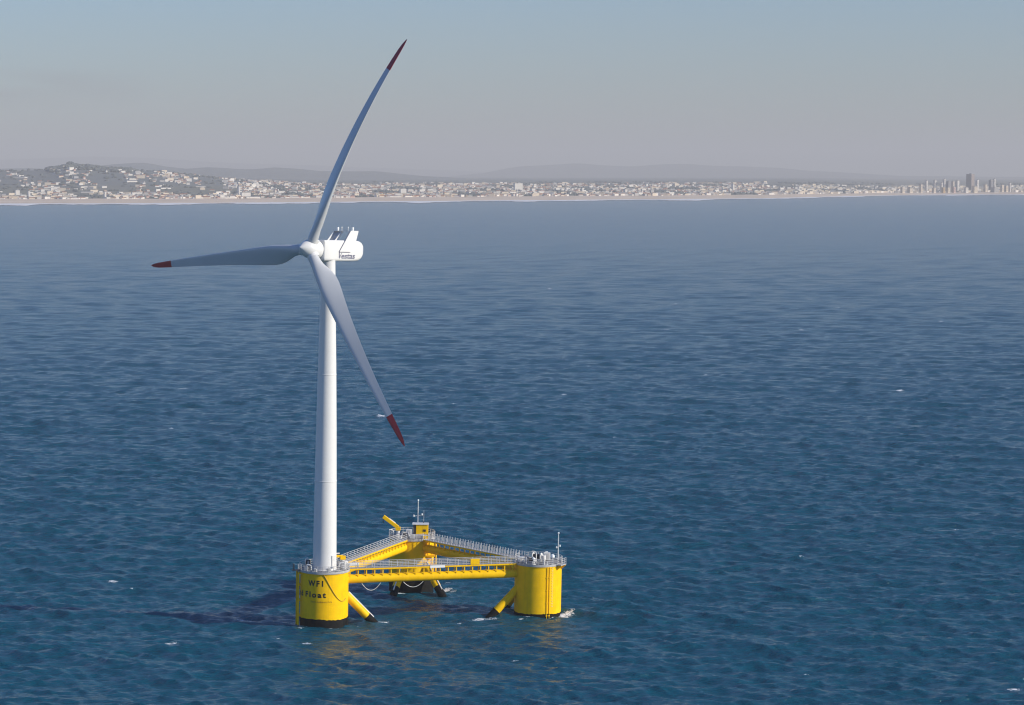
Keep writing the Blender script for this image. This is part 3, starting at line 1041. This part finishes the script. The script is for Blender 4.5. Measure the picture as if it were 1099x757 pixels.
NROT = Matrix(((-an.x, hh.x, vn.x, HUB.x), (-an.y, hh.y, vn.y, HUB.y), (-an.z, hh.z, vn.z, HUB.z), (0, 0, 0, 1)))
Ht = 52.9
MB().lathe([(2.10, 0.0), (2.10, .12), (2.02, .2), (1.98, 3), (1.86, 14), (1.72, 24), (1.52, 35), (1.28, 45), (1.12, Ht)], 64).build("tower", M['white'], turb)
tw_ = [c for c in turb.children][0]
# flange joints
for z, r in ((15.0, 1.855), (33.0, 1.56)):
    MB().lathe([(r, z), (r + .03, z + .02), (r + .03, z + .14), (r - .01, z + .16)], 48).build("flange", M['white'], tw_)
# tower door on the side towards the back right
MB().box((1.62, -1.22, 1.5), (.12, .9, 2.1), rz=R(-37)).build("door", M['lightgrey'], tw_)
# nacelle in the rotor frame (x back from hub, y right, z up)
def nac_section(x, w_, z0, z1, rnd_, n=6):
    pts = []
    for cx_, cz_, a0 in ((w_ - rnd_, z0 + rnd_, -90), (w_ - rnd_, z1 - rnd_ * .6, 0), (-w_ + rnd_, z1 - rnd_ * .6, 90), (-w_ + rnd_, z0 + rnd_, 180)):
        rr = rnd_ * (1.0 if a0 in (-90, 180) else .6)
        ccx = math.copysign(w_ - rr, cx_)
        for k in range(n + 1):
            a = R(a0 + 90 * k / n)
            pts.append(Vector((x, ccx + rr * math.cos(a), cz_ + rr * math.sin(a))))
    return pts
sec = []
for x, w_, z0, z1, rd in ((1.75, 1.62, -1.85, 1.42, .45), (1.85, 1.72, -1.95, 1.50, .45), (4.0, 1.76, -2.0, 1.52, .45), (8.0, 1.76, -2.0, 1.52, .45), (9.8, 1.76, -1.98, 1.52, .5), (10.7, 1.72, -1.9, 1.44, .6), (11.4, 1.64, -1.66, 1.22, .7), (11.85, 1.5, -1.30, .9, .75), (12.1, 1.3, -.9, .5, .6), (12.15, 1.1, -.7, .3, .45)):
    sec.append(nac_section(x, w_, z0, z1, rd))
n = len(sec[0])
mb = MB()
mb.add([p for s_ in sec for p in s_], [(k * n + i, k * n + (i + 1) % n, (k + 1) * n + (i + 1) % n, (k + 1) * n + i) for k in range(len(sec) - 1) for i in range(n)] + [tuple(range(n - 1, -1, -1)), tuple(range((len(sec) - 1) * n, len(sec) * n))])
nac = mb.build("nacelle", M['white'], turb, frame=NROT, smooth=50)
MB().lathe([(1.12, 0), (1.22, .05), (1.22, .5)], 40).build("yaw_collar", M['white'], turb, frame=TILT @ Matrix.Translation(tbase + Vector((0, 0, Ht - .75))))
# cooler on top: two swept side fins, radiators, top bar
fin = [(5.4, -.45), (6.6, -.45), (9.6, 1.50), (9.9, 3.08), (8.0, 3.08)]
MB().prism([(5.35, -.40), (8.0, -.40), (9.55, 1.55), (10.1, 3.08), (8.1, 3.08)], (0, 1.775, 0), (1, 0, 0), (0, 0, 1), (0, 1, 0), .14).build("cooler_fin", M['white'], nac, frame=NROT)
MB().prism([(6.3, 1.4), (6.75, 1.4), (8.5, 2.9), (9.8, 2.9), (10.1, 3.08), (8.1, 3.08)], (0, -1.95, 0), (1, 0, 0), (0, 0, 1), (0, 1, 0), .14).build("cooler_fin", M['white'], nac, frame=NROT)
MB().prism([(6.4, 1.4), (6.9, 1.4), (8.6, 3.0), (8.15, 3.0)], (0, -.35, 0), (1, 0, 0), (0, 0, 1), (0, 1, 0), .14).build("cooler_strut", M['white'], nac, frame=NROT)
MB().box((9.05, -.08, 3.10), (1.95, 4.0, .12)).build("top_bar", M['white'], nac, frame=NROT)
MB().prism([(7.0, 1.4), (7.2, 1.4), (8.55, 3.0), (8.35, 3.0)], (0, -1.80, 0), (1, 0, 0), (0, 0, 1), (0, 1, 0), 1.42).build("radiator", M['steel'], nac, frame=NROT)
MB().prism([(7.6, 1.4), (9.0, 1.4), (9.6, 3.0), (8.4, 3.0)], (0, 1.62, 0), (1, 0, 0), (0, 0, 1), (0, 1, 0), .10).build("fin_inner_shade", M['dark'], nac, frame=NROT)  # dark sheet standing in for the shade inside the near fin
for y_ in (-1.75, 1.55):
    mb = MB().cyl((9.0, y_, 3.15), (9.0, y_, 3.35), .16, n=12)
    mb.cyl((9.0, y_, 3.35), (9.0, y_, 3.75), .22, .2, n=14)
    mb.build("obstruction_light", M['lamp'], nac, frame=NROT)
for y_ in (-.85, .55):
    mb = MB().cyl((9.0, y_, 3.15), (9.0, y_, 3.85), .05, n=6)
    mb.box((9.0, y_, 3.7), (.24, .08, .08))
    mb.build("wind_sensor", M['lightgrey'], nac, frame=NROT)
# thin shadow edge of the fin as a dark strip, and lettering on the nacelle side
MB().prism([(5.25, -.40), (5.37, -.40), (8.12, 3.08), (8.0, 3.08)], (0, 1.765, 0), (1, 0, 0), (0, 0, 1), (0, 1, 0), .06).build("fin_shadow_edge", M['logo'], nac, frame=NROT)
vs, fs = text_mesh("estas", 1.3, shear=0.18, bold=.03)
x0, x1 = min(v.x for v in vs), max(v.x for v in vs)
mb = MB().add([(5.95 + (v.x - x0) / (x1 - x0) * 3.5, 1.778, -1.52 + v.y) for v in vs], fs)
mb.add([(5.30, 1.778, -.45), (5.52, 1.778, -.45), (5.55, 1.778, -1.2), (6.0, 1.778, -.55), (6.1, 1.778, -.62), (5.5, 1.778, -1.52), (5.34, 1.778, -1.52)], [(0, 1, 2, 6), (2, 5, 6), (2, 3, 4, 5)])
mb.add([(5.30, 1.778, -.53), (8.15, 1.778, -.53), (8.25, 1.778, -.42), (5.30, 1.778, -.42)], [(0, 1, 2, 3)])
mb.build("lettering", M['logo'], nac, frame=NROT)
# hub with spinner
prof = []
for k in range(15):
    u = k / 14
    prof.append((max(.02, 1.58 * math.sin(u * math.pi / 2) ** .8), 2.5 - 2.5 * u))
prof += [(1.62, -.6), (1.64, -1.4), (1.56, -1.7)]
hub = MB().lathe(prof, 56, axis=(-1, 0, 0)).build("hub", M['white'], turb, frame=ROT)
# blades
def blade(theta, bend, pitch0, bow):
    d = hh * math.sin(theta) + vv * math.cos(theta)
    te = -(hh * math.cos(theta) - vv * math.sin(theta))     # trailing edge side (rotor turns clockwise from the front)
    stations = [1.3, 2.0, 2.8, 3.6, 4.6, 5.6, 6.8, 8.0, 9.5, 11, 13, 15, 17.5, 20, 22.5, 25, 27.5, 30, 32.7, 34.5, 36.2, 37.3, 38.0, 38.35]
    def cd_(r):
        return float(np.interp(r, [1.3, 2.4, 3.6, 5, 6.5, 8, 10, 14, 20, 26, 32, 36, 37.6, 38.35], [1.75, 1.78, 2.05, 2.8, 3.35, 3.5, 3.3, 2.75, 2.15, 1.68, 1.25, .92, .6, .12]))
    def th_(r):
        return float(np.interp(r, [1.3, 2.4, 4, 6, 8, 12, 20, 38.4], [1.0, .97, .68, .46, .36, .27, .21, .16]))
    def tw(r):
        return R(float(np.interp(r, [1.3, 4, 8, 12, 18, 26, 34, 38.4], [20, 18, 15, 10, 5.5, 2.2, .2, -.5])) + pitch0)
    N = 32
    def ring(r):
        c, tk, be = cd_(r), th_(r), tw(r)
        cir = float(np.interp(r, [2.2, 6.0], [1, 0]))
        off = (bend + bow) * (r / BR_) ** 2 - bow * (r / BR_)
        pts = []
        for i in range(N):
            a = 2 * math.pi * i / N
            xc = .5 - .5 * math.cos(a)                          # 0 leading edge .. 1 trailing edge
            yt = 5 * tk * (.2969 * math.sqrt(xc) - .1260 * xc - .3516 * xc ** 2 + .2843 * xc ** 3 - .1036 * xc ** 4)
            yc = .03 * math.sin(math.pi * xc)
            ya = (yc + yt) if a < math.pi else (yc * 1.0 - yt * .85)  # suction side downwind
            yci = .5 * tk * math.sin(a)
            xx = (xc - (.5 * cir + .32 * (1 - cir))) * c
            yy = (ya * (1 - cir) + yci * cir) * c
            # chord direction turned so the leading edge moves upwind
            tdir = te * math.cos(be) - ax * math.sin(be)
            ndir = -ax * math.cos(be) - te * math.sin(be)
            pts.append(HUB + d * r - ax * off + tdir * xx + ndir * yy)
        return pts
    def loft(sts):
        rs = [ring(r) for r in sts]
        fs = [(k * N + i, k * N + (i + 1) % N, (k + 1) * N + (i + 1) % N, (k + 1) * N + i) for k in range(len(rs) - 1) for i in range(N)]
        fs += [tuple(range(N - 1, -1, -1)), tuple(range((len(rs) - 1) * N, len(rs) * N))]
        return MB().add([p for q_ in rs for p in q_], fs)
    bl = loft([s_ for s_ in stations if s_ < 32.8]).build("blade", M['blade'], turb, frame=Matrix.Identity(4), smooth=60)
    loft([s_ for s_ in stations if s_ > 32.6]).build("red_tip", M['red'], bl, frame=Matrix.Identity(4), smooth=60)
    c_ = HUB + d * 1.0
    MB().cyl(c_, HUB + d * 1.85, .98, n=32).build("blade_collar", M['white'], bl, frame=Matrix.Identity(4))
    return bl
for k, bow in ((0, 6.2), (1, 2.6), (2, 3.2)):
    blade(TH + k * 2 * math.pi / 3, 1.65, 12, bow)

# ------------------------------------------------------------------ things on the decks
DECK = TOPZ + .012
def thing(name, label, cat, local, rz=0.0, group=None):
    o = empty(name, TILT @ Matrix.Translation(local) @ Matrix.Rotation(rz, 4, 'Z'))
    return tag(o, label, cat, group)
def at_deck(c, x, y, z=0):
    return c + Vector((x, y, DECK + z))

def boom_crane(c, x, y, rz, elev, L, label, ped=1.3, thick=.55):
    r = thing("deck_crane", label, "crane", at_deck(c, x, y), rz)
    MB().cyl((0, 0, 0), (0, 0, ped), .38, .34, n=16).cyl((0, 0, 0), (0, 0, .1), .6, n=16).build("pedestal", M['lightgrey'], r)
    MB().box((0, 0, ped + .3), (.9, .8, .6)).build("turret", M['yellow'], r)
    e = R(elev)
    dv = Vector((math.cos(e), 0, math.sin(e)))
    rot = Matrix.Rotation(-e, 3, 'Y')
    p0 = Vector((0, 0, ped + .5))
    MB().box(p0 + dv * L * .5, (L, thick, thick * .95), rot=rot).build("boom", M['yellow'], r, bevel=.04)
    MB().cyl(p0 + dv * L * .15 - Vector((0, 0, .1)) + Vector((.1, 0, .6)), p0 + dv * L * .6 + Vector((0, 0, .42)), .12, n=8).build("ram", M['lightgrey'], r)
    tip = p0 + dv * L
    MB().cyl(tip, tip - Vector((0, 0, .9)), .03, n=6).box(tip - Vector((0, 0, 1.0)), (.2, .2, .3)).build("hook", M['dark'], r)
    return r
boom_crane(PB, -2.6, .6, R(180), 36, 3.4, "yellow knuckle crane on the back column, its boom raised to the left", 1.05, .68)
boom_crane(PL, 2.9, 2.3, R(195), 3, 3.0, "small yellow crane behind the tower foot, boom level", 1.35, .42)

r = thing("control_cabin", "yellow control cabin with a dark doorway on the back column", "cabin", at_deck(PB, 1.5, 1.4, .35))
MB().box((.3, 0, .9), (2.2, 1.8, 1.8)).build("wall", M['yellow'], r, bevel=.04)
MB().box((0, 0, 1.87), (3.0, 2.1, .14)).build("roof", M['lightgrey'], r)
MB().box((-1.07, -.2, .85), (.5, 1.3, 1.65)).build("doorway", M['dark'], r)
MB().box((.75, -.93, .75), (.5, .06, .4)).build("window", M['dark'], r)
MB().box((0, 0, -.15), (3.2, 2.2, .3)).build("base_frame", M['steel'], r)
r = thing("junction_box", "small yellow box on the deck edge below the control cabin", "box", at_deck(PB, 2.6, -2.6), R(10))
MB().box((0, 0, .35), (1.0, .6, .6)).build("casing", M['yellow'], r, bevel=.03)
MB().box((0, 0, .69), (1.08, .68, .06)).box((0, 0, .03), (.7, .4, .06)).build("lid", M['lightgrey'], r)

def mast(c, x, y, H, label, arms, lens=True, z0=0.0):
    r = thing("signal_mast", label, "mast", at_deck(c, x, y, z0))
    MB().cyl((0, 0, 0), (0, 0, H), .11, .07, n=10).cyl((0, 0, 0), (0, 0, .08), .3, n=12).build("pole", M['lightgrey'], r)
    for z, w_ in arms:
        MB().cyl((-w_, 0, z - .15), (w_, 0, z + .12), .05, n=6).build("cross_arm", M['lightgrey'], r)
        for sx in (-1, 1):
            MB().cyl((sx * w_, 0, z + sx * .13 - .08), (sx * w_, 0, z + sx * .13 + .26), .13, .1, n=10).build("lamp", M['lamp'], r)
    if lens:
        MB().ball((0, 0, H + .12), .17).build("top_light", M['lamp'], r)
    return r
mast(PB, .95, 2.3, 6.3, "tall mast with a crossarm of lamps behind the control cabin", [(3.6, .75)])
mast(PR, 3.35, -1.9, 5.3, "tall white mast with ball light on the right column", [(3.0, .28)])
r = thing("whip_aerial", "thin whip aerial on the control cabin roof", "aerial", at_deck(PB, 2.05, 1.9, 2.3))
MB().cyl((0, 0, 0), (0, 0, 2.4), .035, .02, n=6).build("rod", M['lightgrey'], r)
MB().cyl((0, 0, 0), (0, 0, .3), .08, n=8).build("socket", M['dark'], r)

def post_lamp(c, x, y, H, rad, label):
    r = thing("beacon", label, "beacon", at_deck(c, x, y))
    MB().cyl((0, 0, 0), (0, 0, H), .09, n=8).cyl((0, 0, 0), (0, 0, .06), .25, n=10).build("post", M['lightgrey'], r)
    MB().lathe([(rad * .7, H), (rad, H + .1), (rad, H + rad), (rad * .8, H + rad * 1.5), (rad * .3, H + rad * 1.8)], 16).build("dome", M['lamp'], r)
post_lamp(PR, 2.4, -2.4, 1.15, .36, "white domed beacon on a post beside the tall mast")
post_lamp(PR, -.9, -3.6, 1.0, .22, "small white lamp on the front railing of the right column")

def winch(c, x, y, rz, label, s=1.0, frame='lightgrey'):
    r = thing("winch", label, "winch", at_deck(c, x, y), rz)
    MB().cyl((-.55 * s, 0, .65 * s), (.55 * s, 0, .65 * s), .34 * s, n=18).build("drum", M['dark'], r)
    mb = MB()
    for sx in (-.6, .6):
        mb.cyl((sx * s - .04, 0, .65 * s), (sx * s + .04, 0, .65 * s), .55 * s, n=20)
        mb.prism([(-.55 * s, 0), (.55 * s, 0), (.2 * s, .9 * s), (-.2 * s, .9 * s)], (sx * s * 1.15, 0, 0), (0, 1, 0), (0, 0, 1), (1, 0, 0), .08)
    mb.build("frame", M[frame], r)
    MB().box((.95 * s, 0, .5 * s), (.5 * s, .6 * s, .7 * s)).build("motor", M['lightgrey'], r, bevel=.04)
winch(PR, -1.6, -1.6, .3, "chain winch nearest the front edge of the right column", 1.0)
winch(PR, -.2, 1.0, -.4, "larger winch at the middle of the right column deck", 1.25)
winch(PR, -2.4, .9, .9, "small winch near the bridge end of the right column", .8)
winch(PB, -1.2, -2.2, .2, "winch at the front of the back column deck", .95)
winch(PL, -2.7, -1.6, 1.0, "small winch left of the tower foot", .7)

def davit(c, x, y, rz, H, label):
    r = thing("davit", label, "davit", at_deck(c, x, y), rz)
    MB().path([(0, 0, 0), (0, 0, H * .75), (.1, 0, H * .92), (.35, 0, H), (.8, 0, H)], .09).build("arm", M['lightgrey'], r)
    MB().cyl((0, 0, 0), (0, 0, .3), .18, n=10).build("socket", M['steel'], r)
davit(PR, -.4, -1.0, R(180), 2.0, "tallest grey davit among the winches of the right column")
davit(PR, .9, -.4, R(30), 1.8, "grey davit right of the winches on the right column")
davit(PL, -3.2, -.9, R(60), 1.9, "pale davit standing left of the tower foot")
davit(PL, -2.0, -3.1, R(170), 1.2, "short bent pale davit at the left front of the tower foot")
davit(PL, 2.6, -2.4, R(20), 1.5, "pale davit right of the tower foot above the front bridge")
davit(PB, -3.4, -1.0, R(200), 1.4, "low davit at the left edge of the back column")

def cabinet(c, x, y, rz, d, label, mat='lightgrey'):
    r = thing("cabinet", label, "cabinet", at_deck(c, x, y), rz)
    MB().box((0, 0, d[2] / 2 + .08), d).build("casing", M[mat], r, bevel=.03)
    MB().box((0, -d[1] / 2 - .015, d[2] / 2 + .08), (d[0] * .42, .03, d[2] * .8)).build("door", M['steel'], r)
    MB().box((0, 0, .04), (d[0] * .9, d[1] * .9, .08)).build("plinth", M['dark'], r)
cabinet(PL, -2.9, .8, .4, (.8, .6, 1.3), "dark cabinet behind the left davit of the tower foot", 'dark')
cabinet(PL, .9, -3.2, .2, (.9, .5, .7), "low pale cabinet in front of the tower foot")
cabinet(PL, 3.4, .4, 1.0, (.9, .6, 1.3), "tall pale cabinet right of the tower foot")
cabinet(PR, -3.1, -.6, .2, (1.0, .7, .9), "squat grey cabinet at the bridge end of the right column")
cabinet(PR, 1.6, 1.8, .1, (.9, .7, 1.3), "tall grey cabinet at the back of the right column deck")
cabinet(PB, -.6, .4, .0, (1.0, .8, 1.2), "grey cabinet between the crane and the control cabin")
cabinet(PB, .2, -2.9, .1, (.9, .5, .8), "low grey cabinet at the front railing of the back column")

def bollard(c, x, y, label):
    r = thing("bollard", label, "bollard", at_deck(c, x, y), rnd.uniform(0, 3), "bollards on the column decks")
    MB().box((0, 0, .05), (1.0, .5, .1)).build("base", M['steel'], r)
    for sx in (-.3, .3):
        MB().lathe([(.14, .1), (.14, .5), (.19, .54), (.19, .62), (.1, .66)], 14, (sx, 0, 0)).build("post", M['lightgrey'], r)
bollard(PR, -.9, -3.0, "twin bollard at the front edge of the right column deck")
bollard(PR, 1.2, -3.1, "twin bollard between the beacon and the front edge of the right deck")
bollard(PL, -1.3, -3.3, "twin bollard at the front left of the tower foot")
bollard(PB, -2.2, -2.8, "twin bollard at the front left of the back column deck")

r = thing("gangway_box", "pale flat box where the bridges meet beside the tower column", "box", PL + Vector((4.7, 2.1, DECK)), R(15))
MB().box((0, 0, .55), (1.9, .9, .5)).build("casing", M['lamp'], r, bevel=.04)
mb = MB()
for sx in (-.8, .8):
    for sy in (-.35, .35):
        mb.cyl((sx, sy, 0), (sx, sy, .32), .06, n=6)
mb.build("stand", M['steel'], r)

# hoses slung under the front bridge, thin ochre line curving down the tower column
def hose(pts, rad, mat, label, name="hose"):
    o = MB().path(pts, rad).build(name, mat)
    loc, q, sc = TILT.decompose()
    o.location, o.rotation_euler = loc, q.to_euler()
    tag(o, label, "hose" if name == "hose" else "curved_line")
def sag(u0, u1, drop):
    p = []
    for k in range(17):
        u = k / 16
        b0 = PL + dF * (u0 + (u1 - u0) * u) + nF * .5 + Vector((0, 0, TUBE_Z - .75 - drop * (1 - (2 * u - 1) ** 2)))
        p.append(b0)
    return p
hose(sag(6.4, 9.7, 1.25), .05, M['curved_line'], "pale hose hanging in a loop under the front bridge near the tower")
hose(sag(13.7, 17.2, .95), .05, M['curved_line'], "pale hose hanging in a loop under the front bridge before the back column")
pts = []
for k in range(20):
    u = k / 19
    pts.append(on_col(PL, 3 + 62 * u, RC + .07, TOPZ - .35 - 4.6 * math.sin(u * math.pi * .62) ** 1.1))
hose(pts, .06, M['ochre'], "thin dark yellow line curving round the right side of the tower column", "curved_line")
